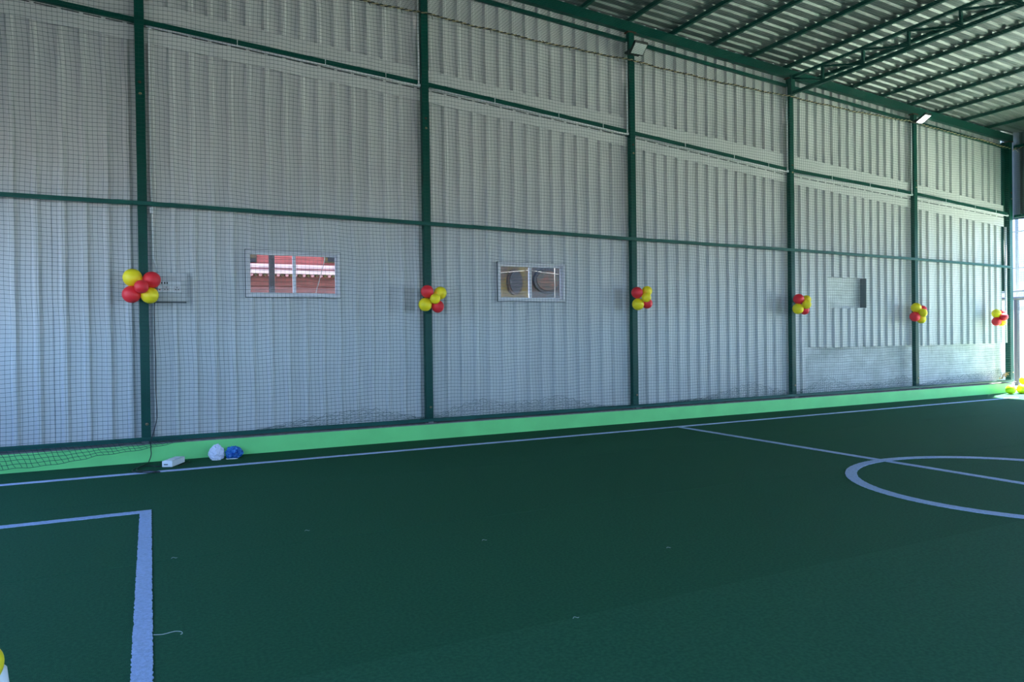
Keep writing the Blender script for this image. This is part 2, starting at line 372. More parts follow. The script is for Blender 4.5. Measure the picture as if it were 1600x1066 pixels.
def sloped(x0, x1, y0, y1, zb, zt):
    mb = MB(); mb.hexa([(x0, y0, zb(x0)), (x1, y0, zb(x1)), (x1, y1, zb(x1)), (x0, y1, zb(x0)), (x0, y0, zt(x0)), (x1, y0, zt(x1)), (x1, y1, zt(x1)), (x0, y1, zt(x0))]); return mb
eb = empty('eave_beam', (7, 10.02, 6.5)); tag(eb, 'long green eave beam along the top of the sheet wall', 'beam')
sloped(XL, 18.14, 9.99, 9.998, lambda x: z_purl(x) - 0.16, z_purl).build('web', 'green', eb)
sloped(XL, 18.14, 9.985, 10.075, lambda x: z_purl(x) - 0.008, z_purl).build('flange', 'green', eb)
sloped(XL, 18.14, 9.985, 10.075, lambda x: z_purl(x) - 0.16, lambda x: z_purl(x) - 0.152).build('flange', 'green', eb)
z_mid = interp([-3.9, 0, 3.6, 7.2, 10.9, 14.5, 18.0], [3.17, 3.157, 3.118, 3.062, 3.028, 2.978, 2.905])
mr = MB()
for a, c in zip([-3.9, 0, 3.6, 7.2, 10.9, 14.5], [0, 3.6, 7.2, 10.9, 14.5, 18.0]): mr.bar((a, 9.962, z_mid(a)), (c, 9.962, z_mid(c)), 0.044, 0.05)
tag(mr.build('middle_rail', 'rail'), 'green horizontal rail crossing the columns at half height', 'rail')
br_ = empty('bottom_rail', (7, 9.955, 0.24)); tag(br_, 'green bottom rail lying along the top of the mint kerb', 'rail')
MB().bar((-3.9, 9.955, 0.273), (17.99, 9.955, 0.268), 0.05, 0.05).build('tube', 'rail', br_, bevel=0.004)
for x in CX[:5]: MB().box(x-0.05, x+0.03, 9.93, 9.98, 0.226, 0.25).build('foot', 'conc', br_)

# ------------------------------------------------------------------ roof
roof = empty('ceiling', (7, 4, 6.6)); tag(roof, 'ribbed galvanised metal roof on green purlins', kind='structure')
PX = [10.88 + 0.905*k_ for k_ in range(-16, 8)]
for x in PX:
    MB().bar((x, YF-0.5, z_purl(x) + 0.032), (x, 10.25, z_purl(x) + 0.032), 0.05, 0.064).build('purlin', 'green', roof)
RP = 0.21
def roof_sheet(ya, yb, xa, xb, dz):
    pts = []; y = ya + RP/2
    while y < yb: pts += [(y-0.05, 0), (y-0.026, 0.03), (y+0.026, 0.03), (y+0.05, 0)]; y += RP
    pts = [(ya, 0)] + pts + [(yb, 0)]
    mb = MB(); v = []; n = len(pts); xs = np.linspace(xa, xb, 6)
    for x in xs:
        for (y, d) in pts: v.append((x, y, z_roof(x) + 0.001 + d + dz))
    f = [(j*n+i, (j+1)*n+i, (j+1)*n+i+1, j*n+i+1) for j in range(5) for i in range(n-1)]
    return mb.add(v, f)
ys = np.arange(-2.7, 10.4, RP*5)
for i, y in enumerate(ys[:-1]):
    yb = float(ys[i+1]) if i < len(ys)-2 else 10.32
    for (xa, xb, dz) in ((XL-0.3, 3.7, 0.004), (3.6, 11.0, 0.002), (10.9, 18.4, 0.0)):
        roof_sheet(float(y) - 0.012, yb + 0.012, xa, xb, dz).build('roof_sheet', 'roof', roof, solid=0.002, off=1.0)

# truss
tr = empty('roof_truss', (10.97, 4, 5.95)); tag(tr, 'green lattice truss spanning out under the roof from the fourth column', 'truss')
TX = 10.97
MB().bar((TX, YF, 6.30), (TX, 10.0, 6.30), 0.05, 0.05).build('top_chord', 'green', tr)
MB().bar((TX, YF, 5.99), (TX, 10.0, 5.99), 0.06, 0.06).build('bottom_chord', 'green', tr)
py = [9.27 - 0.835*k_ for k_ in range(14)]
for k_, y in enumerate(py):
    MB().bar((TX, y, 6.02), (TX, y, 6.275), 0.04, 0.04, upv=(0, 1, 0)).build('post', 'green', tr)
    ya = 9.96 if k_ == 0 else py[k_-1]
    MB().bar((TX, ya - 0.02, 6.27), (TX, y + 0.02, 6.04), 0.035, 0.035).build('diagonal', 'green', tr)
for (x, y) in ((TX, 9.96),): MB().box(x-0.05, x+0.05, 9.94, 9.99, 5.96, 6.33).build('end_plate', 'green', tr)

# other sides of the hall: upper sheets, posts and the open ends; near and left sides unseen, shaped for daylight
def plain_ribbed(axis, at_, a, c, zb, zt, name, parent, sgn, m='sheet'):
    mb = MB(); pts = []; x = a + 0.12
    pts.append((a, 0))
    while x < c - 0.05: pts += [(x-0.042, 0), (x-0.019, 0.034), (x+0.019, 0.034), (x+0.042, 0)]; x += PITCH
    pts.append((c, 0)); v = []
    for (t, d) in pts:
        X_, Y_ = (t, at_ + sgn*d) if axis == 'x' else (at_ + sgn*d, t)
        v += [(X_, Y_, zb(X_)), (X_, Y_, zt(X_))]
    f = [(2*i, 2*i+2, 2*i+3, 2*i+1) for i in range(len(pts)-1)]
    return mb.add(v, f).build(name, m, parent, solid=0.002, off=0)
wr = empty('wall_right', (XR, 4, 4.02)); tag(wr, 'upper metal sheets closing the right end above the opening', kind='structure')
for j in range(12):
    ya = YF + j*12.4/12
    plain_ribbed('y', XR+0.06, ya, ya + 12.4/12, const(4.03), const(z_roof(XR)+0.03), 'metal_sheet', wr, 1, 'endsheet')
MB().bar((XR, YF, 4.10), (XR, 9.98, 4.10), 0.05, 0.06).build('girt', 'green', wr)
MB().bar((XR, YF, 5.72), (XR, 9.98, 5.72), 0.05, 0.06).build('girt', 'green', wr)
wf = empty('wall_front', (7, YF, 4.4)); tag(wf, 'unseen near-side metal sheets, open band guessed to shape the daylight', kind='structure')
for j in range(22):
    xa = XL + j*(XR-XL)/22
    plain_ribbed('x', YF-0.06, xa, xa + (XR-XL)/22, const(3.0), lambda x: z_roof(x)+0.03, 'metal_sheet', wf, -1)
    plain_ribbed('x', YF-0.06, xa, xa + (XR-XL)/22, const(-0.05), const(1.25), 'metal_sheet', wf, -1)  # unseen low sheets, added to cut daylight on the near floor
wl_ = empty('wall_left', (XL, 4, 0)); tag(wl_, 'unseen left-end metal sheets, open band guessed to shape the daylight', kind='structure')
for j in range(12):
    ya = YF + j*12.3/12
    plain_ribbed('y', XL-0.02, ya, ya + 12.3/12, const(3.5), const(z_roof(XL)+0.03), 'metal_sheet', wl_, -1)
    plain_ribbed('y', XL-0.02, ya, ya + 12.3/12, const(-0.05), const(1.25), 'metal_sheet', wl_, -1)  # matching low sheets at the left end, added to darken the floor

# ------------------------------------------------------------------ nets
def strands_mesh(name, groups, m):
    """groups: list of (polyline Nx3 array, offsets 3x3): three-sided cords"""
    V = []; Fq = []; k = 0
    for P, off in groups:
        n = len(P); ring = (P[:, None, :] + off[None, :, :]).reshape(-1, 3); V.append(ring)
        i = np.arange(n-1)[:, None]*3 + k; j = np.arange(3)[None, :]; jn = (j+1) % 3
        Fq.append(np.stack([i+j, i+jn, i+3+jn, i+3+j], -1).reshape(-1, 4)); k += 3*n
    V = np.concatenate(V).astype(np.float32); Fq = np.concatenate(Fq).astype(np.int32)
    me = bpy.data.meshes.new(name); me.vertices.add(len(V)); me.vertices.foreach_set('co', V.ravel())
    me.loops.add(Fq.size); me.loops.foreach_set('vertex_index', Fq.ravel())
    me.polygons.add(len(Fq)); me.polygons.foreach_set('loop_start', np.arange(0, Fq.size, 4, dtype=np.int32)); me.polygons.foreach_set('loop_total', np.full(len(Fq), 4, dtype=np.int32))
    me.update(calc_edges=True); me.materials.append(MT[m])
    ob = bpy.data.objects.new(name, me); col.objects.link(ob); return ob
tri = lambda a, b_, r: np.array([a*math.cos(t)*r + b_*math.sin(t)*r for t in (math.pi/2, math.pi*7/6, math.pi*11/6)])
EX, EY, EZ = np.eye(3)
def net_pos(x, z):
    dz = 0.010*np.sin(1.7*x + 2.3*z) + 0.006*np.sin(5.1*x - 1.3*z + 1) + 0.004*np.sin(11*x + 3*z) - 0.012*np.sin(np.pi*((x+0.055)/3.67 % 1.0))*np.clip(z/5, 0, 1)
    dx = 0.010*np.sin(2.1*z + 1.1*x) + 0.005*np.sin(6*z + 0.5 + 2*x) + 0.02*np.sin(0.9*x + .4)*np.sin(1.3*z)
    y = 9.918 + 0.010*np.sin(1.3*x + 0.7*z) + 0.005*np.sin(4*x + 5*z)
    fade = np.clip((z - 0.27)/0.4, 0, 1)
    return np.stack([x + dx, y, z + dz*fade], -1)
CELL_X, CELL_Z, RV, RH = 0.052, 0.050, 0.0016, 0.0024
groups = []
zr = lambda x: np.interp(x, [-3.7, 3.57, 7.2, 10.83, 14.43, 17.0, 17.9], [6.36, 6.13, 6.02, 5.906, 5.852, 5.74, 5.64])
oh, ov = tri(EY, EZ, RH), tri(EX, EY, RV)
for z in np.arange(0.275, 6.4, CELL_Z):
    xs = np.arange(-3.85, 17.97, 0.104); xs = xs[zr(xs) >= z]
    if len(xs) > 2: groups.append((net_pos(xs, np.full_like(xs, z)), oh))
for x in np.arange(-3.85, 17.97, CELL_X):
    zz = np.append(np.arange(0.275, float(zr(x)), 0.15), float(zr(x)))
    groups.append((net_pos(np.full_like(zz, x), zz), ov))
tag(strands_mesh('safety_net', groups, 'net'), 'dark green square-mesh safety net hanging in front of the sheet wall', 'net')
# net stretched overhead at rope height
groups = []
oh2 = tri(EY, EZ, 0.0014); ov2 = tri(EX, EZ, 0.0014)
for y in np.arange(9.9, -2.1, -0.052):
    xs = np.arange(-3.8, 18.05, 0.8); groups.append((np.stack([xs, np.full_like(xs, y), zr(xs) + 0.012*np.sin(2*xs + 3*y) - 0.004], -1), oh2))
for x in np.arange(-3.8, 18.05, 0.052):
    yv = np.arange(9.9, -2.1, -0.9); groups.append((np.stack([np.full_like(yv, x), yv, zr(x) + 0.012*np.sin(2*x + 3*yv) - 0.004], -1), ov2))
tag(strands_mesh('ceiling_net', groups, 'net'), 'dark green net stretched flat overhead below the roof', 'net')
# net across the open right end
groups = []
for z in np.arange(0.28, 5.6, 0.05):
    yv = np.arange(9.9, -2.1, -0.3); groups.append((np.stack([18.07 + 0.008*np.sin(3*yv+z), yv, z + 0.01*np.sin(2*yv + z)], -1), tri(EX, EZ, RH)))
for y in np.arange(9.9, -2.1, -0.052):
    zz = np.arange(0.28, 5.62, 0.3); groups.append((np.stack([18.07 + 0.008*np.sin(3*y+zz), y + 0.01*np.sin(3*zz), zz], -1), tri(EX, EY, RV)))
tag(strands_mesh('end_net', groups, 'net'), 'dark green net closing the open right end', 'net')
# slack net gathered above the bottom rail
bx = [1.2, 1.63, 2.22, 2.71, 3.12, 3.5, 3.8, 4.1, 4.42, 4.85, 5.4, 5.75, 6.1, 6.6, 7.7, 8.74, 9.49, 9.83, 10.27, 10.9, 11.27, 11.8, 12.34, 13.48, 14.08, 14.6, 15.58, 16.72, 17.1, 17.6]
bz = [.30, .37, .46, .50, .41, .32, .37, .47, .55, .45, .47, .533, .434, .314, .29, .352, .489, .567, .454, .33, .41, .60, .426, .404, .54, .326, .43, .5, .516, .573]
groups = []
def slack(x, u, ph):
    h = np.interp(x, bx, bz) - 0.29; jit = 0.012*np.sin(37*x + 5*u + ph) + 0.008*np.sin(83*x + 9*u + 2*ph)
    return np.stack([x + 0.02*np.sin(14*u + 9*x + ph), 9.965 - 0.03*u*(1-u)*2 + 0.012*np.sin(21*x + 6*u + ph) - 0.03, 0.285 + h*u + jit*np.clip(h*8, 0, 1)*(0.4+u)], -1)
for ph, nu in ((0.0, 7),):
    for u in np.linspace(0.05, 1.0, nu):
        xs = np.arange(1.2, 17.6, 0.05); groups.append((slack(xs, np.full_like(xs, u), ph), tri(EY, EZ, 0.0021)))
    for x in np.arange(1.2, 17.6, 0.055):
        uu = np.linspace(0, 1, 6); groups.append((slack(np.full_like(uu, x), uu, ph), tri(EX, EY, 0.0013)))
tag(strands_mesh('slack_net', groups, 'net'), 'loose net gathered in low heaps along the bottom rail', 'net')
# loose end of net hanging over the kerb at the left
groups = []
dxs = [-3.8, -1.525, -1.30, -1.16, -0.91, -0.69, -0.25, 0.02, 0.31]; dzs = [0.05, .052, .055, .062, .085, .125, .158, .198, .235]
def droop(x, u):
    zb = np.interp(x, dxs, dzs); return np.stack([x + 0.10*u + 0.006*np.sin(30*x + 7*u), 9.905 - 0.025 - 0.02*u + 0.004*np.sin(17*x), 0.285 + (zb - 0.285)*u + 0.005*np.sin(23*x + 4*u)*u], -1)
for u in np.linspace(0, 1, 6):
    xs = np.arange(-3.8, 0.31, 0.04); groups.append((droop(xs, np.full_like(xs, u)), tri(EY, EZ, 0.0030)))
for x in np.arange(-3.8, 0.31, 0.058):
    uu = np.linspace(0, 1, 6); groups.append((droop(np.full_like(uu, x), uu), tri(EX, EY, 0.0027)))
tag(strands_mesh('net_skirt', groups, 'net'), 'slack edge of green net sagging over the mint kerb at left', 'net')

# ropes
def rope(name, path, label, pitch=0.12, r=0.0085):
    e = empty(name, path[0]); tag(e, label, 'rope')
    P = np.array([tuple(p) for p in path]); d = np.linalg.norm(np.diff(P, axis=0), axis=1); L = np.concatenate([[0], np.cumsum(d)])
    s = np.arange(0, L[-1], pitch/8); C_ = np.stack([np.interp(s, L, P[:, i]) for i in range(3)], -1)
    C_[:, 2] += 0.006*np.sin(s*5.3) + 0.004*np.sin(s*13)
    T = (P[-1]-P[0])/np.linalg.norm(P[-1]-P[0]); A = np.cross(T, [0, 0, 1]); A /= np.linalg.norm(A); B = np.cross(A, T)
    for ph, m in ((0, 'ropey'), (math.pi, 'ropeb')):
        t = 2*math.pi*s/pitch + ph
        H = C_ + A[None]*np.cos(t)[:, None]*r + B[None]*np.sin(t)[:, None]*r
        MB().tube([tuple(p) for p in H], r*1.02, 5).build('strand', m, e, smooth=True)
    return e
pth = []
kx = [-3.7, -0.05, 3.57, 7.2, 10.83, 14.43, 17.92]
for a, c in zip(kx[:-1], kx[1:]):
    for t in np.linspace(0, 1, 12, endpoint=False): x = a + (c-a)*t; pth.append((x, 9.912, z_rope(x) - 0.03*math.sin(math.pi*t)))
pth.append((17.92, 9.912, z_rope(17.92)))
tr_ = rope('top_rope', pth, 'yellow and black twisted rope holding the top of the wall net')
for i in range(46):
    x = -3.2 + i*0.46; z = float(zr(x)) - 0.025
    MB().tube([(x, 9.908, z+0.02), (x+0.015, 9.892, z-0.012), (x+0.03, 9.90, z-0.035 - 0.02*random.random())], 0.0035, 4).build('tie', 'ropeb', tr_)
rope('end_rope', [(18.03, 9.88, 5.64), (18.05, 6, 5.60), (18.05, 2, 5.62), (18.05, -2, 5.6)], 'twisted rope turning the corner along the right end net')
mb = MB()
for k_ in range(7):
    a = random.uniform(0, 6.28); q = (17.99 + 0.09*math.cos(a), 9.86 + 0.03*math.sin(a), 5.62 + 0.05*math.sin(a*2))
    mb.tube([(18.0, 9.88, 5.64), tuple((np.array((18.0, 9.88, 5.64)) + np.array(q))/2 + 0.01), q], 0.006, 5)
tag(mb.build('rope_knot', 'ropey'), 'frayed rope knot at the top of the corner column', 'rope')

# ------------------------------------------------------------------ conduits
BL = ['between the first and second columns', 'between the second and third columns', 'between the third and fourth columns', 'between the fourth and fifth columns', 'between the fifth and corner columns']
for bi in range(5):
    a, c = CX[bi] + 0.075, CX[bi+1] - 0.085
    e = empty('conduit', (a, 10.02, z_girt(a))); tag(e, 'white conduit pipe under the upper rail ' + BL[bi], 'pipe', 'white conduits under the upper rail')
    y = 10.022; zc = lambda x: z_girt(x) - 0.052
    MB().tube([(a, y, zc(a)), (c - 0.02, y, zc(c - 0.02)), (c, y, zc(c) + 0.02)], 0.0125, 8).build('pipe', 'pvc', e, smooth=True)
    if bi < 4: MB().tube([(c, y, zc(c) + 0.015), (c + 0.004, y, z_purl(c) - 0.34)], 0.0125, 8).build('riser', 'pvc', e, smooth=True)
    MB().box(c - 0.022, c + 0.022, y-0.018, y+0.018, zc(c) - 0.012, zc(c) + 0.028).build('elbow', 'pvc', e, bevel=0.006)
    for t in (0.3, 0.62, 0.86):
        x = a + (c-a)*t; frame = MB().box(x-0.004, x+0.004, 10.006, 10.012, zc(x)-0.015, zc(x)+0.088); frame.build('cable_tie', 'pvc', e)
e = empty('conduit', (0.05, 10.02, 3.2)); tag(e, 'white conduit dropping beside the first column to the switch panel', 'pipe')
x = 0.045
MB().tube([(x + 0.04, 10.035, z_girt(x) - 0.05), (x + 0.008, 10.035, z_girt(x) - 0.07), (x, 10.035, z_girt(x) - 0.11), (x, 10.035, 3.6), (x + 0.012, 10.04, 2.5), (x + 0.06, 10.06, 2.34)], 0.010, 8).build('pipe', 'pvc', e, smooth=True)
MB().box(x-0.018, x+0.018, 10.0, 10.06, 3.05, 3.12).build('saddle', 'pvc', e, bevel=0.004)
e = MB().tube([(17.915, 10.055, 3.85), (17.915, 10.055, 1.15)], 0.025, 10).build('downpipe', 'pvc', smooth=True); tag(e, 'white vertical pipe in the gap beside the corner column', 'pipe')

# ------------------------------------------------------------------ switch panel
e = empty('switch_board', (0.26, 10.08, 1.96)); tag(e, 'white electrical switch and socket panel behind the first balloon cluster', 'switch panel')
MB().box(0.075, 0.435, 10.078, 10.093, 1.965, 2.325).build('backing_board', 'sheet', e, bevel=0.003)
MB().box(0.055, 0.425, 10.06, 10.093, 1.948, 1.965).build('ledge', 'shelf', e)
pl = MB().box(0.095, 0.367, 10.035, 10.078, 2.078, 2.228).build('panel', 'pvc', e, bevel=0.006)
for x in (0.122, 0.148, 0.180, 0.207): MB().box(x-0.007, x+0.007, 10.028, 10.036, 2.182, 2.208).build('switch', 'black', pl, bevel=0.002)
for x in (0.196, 0.318):
    s_ = MB().box(x-0.038, x+0.038, 10.030, 10.036, 2.092, 2.160).build('socket', 'frame', pl, bevel=0.002)
    mb = MB()
    for (dx, dz) in ((0, 0.016), (-0.015, -0.012), (0.015, -0.012)): mb.tube([(x+dx, 10.031, 2.126+dz), (x+dx, 10.028, 2.126+dz)], 0.0055, 8)
    mb.build('pin_hole', 'black', s_)
MB().box(0.112, 0.130, 10.030, 10.036, 2.105, 2.115).build('indicator', 'red', pl)

# cable and extension box
cp = [(0.075, 10.03, 1.955), (0.06, 9.905, 1.94), (0.058, 9.893, 1.6), (0.061, 9.893, 1.263), (0.058, 9.893, 1.0), (0.061, 9.893, 0.793), (0.067, 9.893, 0.6), (0.060, 9.893, 0.50), (0.026, 9.89, 0.364), (-0.004, 9.885, 0.26), (-0.007, 9.875, 0.17), (-0.006, 9.86, 0.09), (-0.03, 9.82, 0.02), (-0.05, 9.74, 0.010),
      (-0.12, 9.55, 0.010), (-0.20, 9.32, 0.010), (-0.17, 9.16, 0.012), (-0.06, 9.06, 0.010), (0.08, 9.05, 0.010), (-0.02, 9.12, 0.015), (-0.15, 9.24, 0.015), (-0.13, 9.45, 0.018), (-0.02, 9.52, 0.012), (0.05, 9.44, 0.010), (0.10, 9.43, 0.012), (0.135, 9.41, 0.024)]
def smooth_path(P, n=5):
    P = [Vector(p) for p in P]; out = []
    for i in range(len(P)-1):
        p0, p1, p2, p3 = P[max(i-1, 0)], P[i], P[i+1], P[min(i+2, len(P)-1)]
        for k_ in range(n):
            t = k_/n; out.append(0.5*((2*p1) + (p2-p0)*t + (2*p0-5*p1+4*p2-p3)*t*t + (3*p1-p0-3*p2+p3)*t**3))
    return out + [P[-1]]
e = MB().tube(smooth_path(cp), 0.0055, 6).build('power_cable', 'black', smooth=True); tag(e, 'thin black cable hanging from the switch panel and coiling on the turf', 'cable')
e = empty('extension_box', (0.22, 9.5, 0.0)); tag(e, 'white extension socket box lying on the turf near the kerb', 'socket box')
Mx = Matrix.Translation((0.232, 9.50, 0.0)) @ Matrix.Rotation(math.radians(-26), 4, 'Z')
def xf(mb): mb.v = [tuple(Mx @ Vector(p)) for p in mb.v]; return mb
bd = xf(MB().box(-0.06, 0.06, -0.17, 0.17, 0.006, 0.078)).build('body', 'pvc', e, bevel=0.008)
xf(MB().box(-0.035, 0.01, -0.174, -0.168, 0.032, 0.042)).build('slot', 'black', bd)
for yy in (-0.10, 0.0, 0.10): xf(MB().box(-0.035, 0.035, yy-0.035, yy+0.035, 0.076, 0.082)).build('socket', 'frame', bd, bevel=0.002)
e = MB().tube(smooth_path([(0.28, 9.36, 0.012), (0.36, 9.48, 0.010), (0.41, 9.62, 0.010), (0.38, 9.68, 0.012)]), 0.005, 6).build('spare_cable', 'black', smooth=True); tag(e, 'short black cord lying beside the white socket box', 'cable')

# ------------------------------------------------------------------ plastic bags
def crumple(name, c, rad, m, seed, parent, ridged=0.35, fr=3.0):
    import bmesh
    bm = bmesh.new(); bmesh.ops.create_icosphere(bm, subdivisions=5, radius=1.0)
    off = Vector((seed*3.1, seed*1.7, seed*5.3))
    for v in bm.verts:
        d = v.co.normalized(); n1 = mnoise.noise(d*1.6 + off); n2 = 1 - abs(mnoise.noise(d*fr + off))*2; n3 = 1 - abs(mnoise.noise(d*fr*2.3 + off))*2
        s_ = 1 + 0.22*n1 + ridged*0.4*n2 + ridged*0.22*n3
        v.co = Vector((d.x*rad[0]*s_, d.y*rad[1]*s_, d.z*rad[2]*s_)); v.co.z = max(v.co.z, -rad[2]*0.86)
    me = bpy.data.meshes.new(name); bm.to_mesh(me); bm.free(); me.materials.append(MT[m])
    zmin = min(v.co.z for v in me.vertices)
    for v in me.vertices: v.co = v.co + Vector((c[0], c[1], c[2] - zmin))
    ob = bpy.data.objects.new(name, me); col.objects.link(ob); ob.parent = parent; ob.matrix_parent_inverse = Matrix.Translation(-parent.location); return ob
e = empty('plastic_bag', (0.73, 9.70, 0)); tag(e, 'crumpled white plastic bag on the turf against the kerb', 'bag')
crumple('body', (0.722, 9.70, 0.001), (0.078, 0.075, 0.085), 'bagw', 2.0, e, ridged=0.4, fr=2.2)
MB().tube(smooth_path([(0.735, 9.70, 0.13), (0.74, 9.71, 0.165), (0.735, 9.715, 0.185)], 4), [0.03]*4 + [0.012]*4 + [0.02], 7).build('neck', 'bagw', e)
MB().tube(smooth_path([(0.70, 9.66, 0.008), (0.66, 9.62, 0.006), (0.70, 9.58, 0.006), (0.76, 9.58, 0.006)]), 0.004, 5).build('string', 'thread', e)
e = empty('plastic_bag', (0.912, 9.70, 0)); tag(e, 'crumpled shiny blue plastic bag beside the white bag', 'bag')
crumple('body', (0.922, 9.70, 0.001), (0.085, 0.085, 0.072), 'bagb', 5.0, e, ridged=0.45, fr=2.6)
MB().tube(smooth_path([(0.96, 9.72, 0.05), (0.99, 9.73, 0.075), (1.0, 9.735, 0.06)], 3), [0.03, .03, .025, .02, .012, .012, .02], 7).build('neck', 'bagb', e)
MB().tube(smooth_path([(0.82, 9.60, 0.007), (0.90, 9.56, 0.006), (0.95, 9.57, 0.006), (0.90, 9.585, 0.007), (0.83, 9.58, 0.006)]), 0.0035, 5).build('string', 'thread', e)

# ------------------------------------------------------------------ balloons
def balloon_mb(c, r, axis, stretch=1.10):
    """inflated body, thick towards +axis, narrowing to a knotted neck at -axis"""
    prof = []
    for i in range(19):
        t = math.pi*i/18; z = -math.cos(t); rr = math.sin(t)
        if z < 0: z *= stretch; rr *= (1 - 0.10*z*z)
        prof.append((z*r, max(rr*r, 0.0015)))
    z0 = prof[0][0]
    prof = [(z0 - 0.16*r, 0.10*r), (z0 - 0.10*r, 0.045*r), (z0 - 0.02*r, 0.06*r)] + prof[1:]
    return MB().lathe(prof, c, axis, 22)
CLU = [
 [('y', -0.171, 9.8, 2.235, 0.107), ('r', 0.034, 9.8, 2.213, 0.101), ('r', -0.185, 9.8, 2.036, 0.103), ('y', 0.01, 9.8, 2.027, 0.1), ('r', -0.077, 9.68, 2.122, 0.08)],
 [('r', 3.547, 9.8, 2.124, 0.091), ('y', 3.745, 9.8, 2.104, 0.092), ('y', 3.515, 9.8, 1.938, 0.096), ('r', 3.703, 9.8, 1.911, 0.09), ('y', 3.621, 9.68, 2.014, 0.074)],
 [('r', 7.199, 9.8, 2.156, 0.095), ('y', 7.401, 9.8, 2.185, 0.085), ('y', 7.215, 9.8, 1.966, 0.098), ('r', 7.398, 9.8, 1.983, 0.09), ('y', 7.295, 9.68, 2.072, 0.077)],
 [('r', 10.9, 9.8, 2.086, 0.098), ('y', 11.102, 9.8, 2.076, 0.085), ('y', 10.881, 9.8, 1.906, 0.101), ('r', 11.048, 9.8, 1.883, 0.089), ('y', 10.973, 9.68, 1.98, 0.081)],
 [('y', 14.301, 9.8, 1.939, 0.101), ('r', 14.497, 9.8, 1.9, 0.089), ('r', 14.257, 9.8, 1.753, 0.101), ('y', 14.463, 9.8, 1.706, 0.094), ('y', 14.346, 9.68, 1.829, 0.084)],
 [('y', 17.099, 9.8, 1.822, 0.097), ('r', 17.281, 9.8, 1.815, 0.09), ('r', 17.096, 9.8, 1.642, 0.097), ('y', 17.29, 9.8, 1.626, 0.09), ('r', 17.165, 9.68, 1.739, 0.086)]]
BLAB = ['balloon cluster with a red centre balloon, on the first column by the switch panel',
        'red and yellow balloon cluster with yellow centre, on the column between the two glazed windows',
        'red and yellow balloon cluster on the column below the unlit floodlight',
        'red and yellow balloon cluster on the column left of the square hole',
        'red and yellow balloon cluster on the column right of the square hole',
        'rightmost balloon cluster, red centred, hanging on the net near the corner']
for c, lb in zip(CLU, BLAB):
    cen = Vector((sum(q[1] for q in c[:4])/4, 9.84, sum(q[3] for q in c[:4])/4))
    e = empty('balloon_cluster', cen); tag(e, lb, 'balloons', 'balloon clusters along the wall')
    for i, (k_, x, y, z, r) in enumerate(c):
        p = Vector((x, y, z)); ax = (p - cen) if i < 4 else Vector((0, -1, 0))
        balloon_mb(p, r, ax).build('balloon', 'yellow' if k_ == 'y' else 'red', e, smooth=True)
    MB().tube([tuple(cen), (cen.x, 9.915, cen.z + 0.01)], 0.006, 5).build('tie', 'thread', e)
for (x, y, z, r, lb) in ((17.30, 9.62, 0.105, 0.103, 'lime yellow balloon on the turf at the corner, left one against the kerb'),
                         (17.60, 9.55, 0.108, 0.106, 'lime yellow balloon on the turf at the corner, right one in front'),
                         (17.80, 9.62, 0.285, 0.09, 'lime yellow balloon resting on top of the two floor balloons')):
    b_ = balloon_mb(Vector((x, y, z)), r, Vector((0.3, -0.2, 0.15)) if z < 0.2 else Vector((0.2, -0.1, 1)), 1.05).build('balloon', 'lime', smooth=True); tag(b_, lb, 'balloon', 'yellow balloons on the floor')

# ------------------------------------------------------------------ floodlights
def floodlight(xc, yin, zin, yout, zout, wd, lens, label):
    e = empty('floodlight', (xc, 9.95, zin)); tag(e, label, 'floodlight', 'floodlights on the columns')
    a = Vector((xc, yin, zin)); b_ = Vector((xc, yout, zout)); d = (b_ - a).normalized(); n = d.cross(Vector((1, 0, 0))).normalized()
    if n.z > 0: n = -n
    sx_ = Vector((wd/2, 0, 0)); L = (b_-a).length
    def slab(o0, o1, s0, s1, xs_, mi=0):
        q = []
        for o_ in (o0, o1):
            for (sx2, t) in ((-1, s0), (1, s0), (1, s1), (-1, s1)): q.append(a + d*(L*t) + sx_*sx2*xs_ + n*o_)
        return MB().add(q, [(3, 2, 1, 0), (4, 5, 6, 7), (0, 1, 5, 4), (1, 2, 6, 5), (2, 3, 7, 6), (3, 0, 4, 7)])
    slab(-0.045, 0.0, 0.0, 1.0, 1.0).build('housing', 'black', e, bevel=0.012)
    slab(-0.002, 0.004, 0.10, 0.88, 0.86).build('lens', lens, e, bevel=0.006)
    for sgn in (-1, 1):
        p = a + d*(L*0.3) + sx_*sgn*1.03 - n*0.02
        MB().bar(p, (xc + sgn*wd*0.5, 9.975, zin + 0.06), 0.008, 0.025).build('bracket', 'black', e)
    MB().bar((xc - wd*0.52, 9.975, zin + 0.06), (xc + wd*0.52, 9.975, zin + 0.06), 0.012, 0.03).build('bracket', 'black', e)
floodlight(7.275, 9.85, 6.085, 9.68, 6.243, 0.27, 'lens', 'grey unlit floodlight with black frame on the third column')
floodlight(14.49, 9.85, 5.80, 9.60, 5.93, 0.21, 'lens_on', 'bright white floodlight on the fifth column under the roof')

# ------------------------------------------------------------------ marker post at the lower left edge
e = empty('marker_post', (-0.455, 2.63, 0)); tag(e, 'white tapered post with a yellow balloon at the lower left edge', 'post')
MB().lathe([(0.0, 0.10), (0.02, 0.10), (0.025, 0.085), (0.40, 0.066), (0.50, 0.056), (0.525, 0.03), (0.53, 0.004)], (-0.455, 2.63, 0.006), (0, 0, 1), 24).build('body', 'pvc', e, smooth=True)
balloon_mb(Vector((-0.452, 2.545, 0.56)), 0.060, (0, 0, 1), 1.25).build('balloon', 'yellow', e, smooth=True)

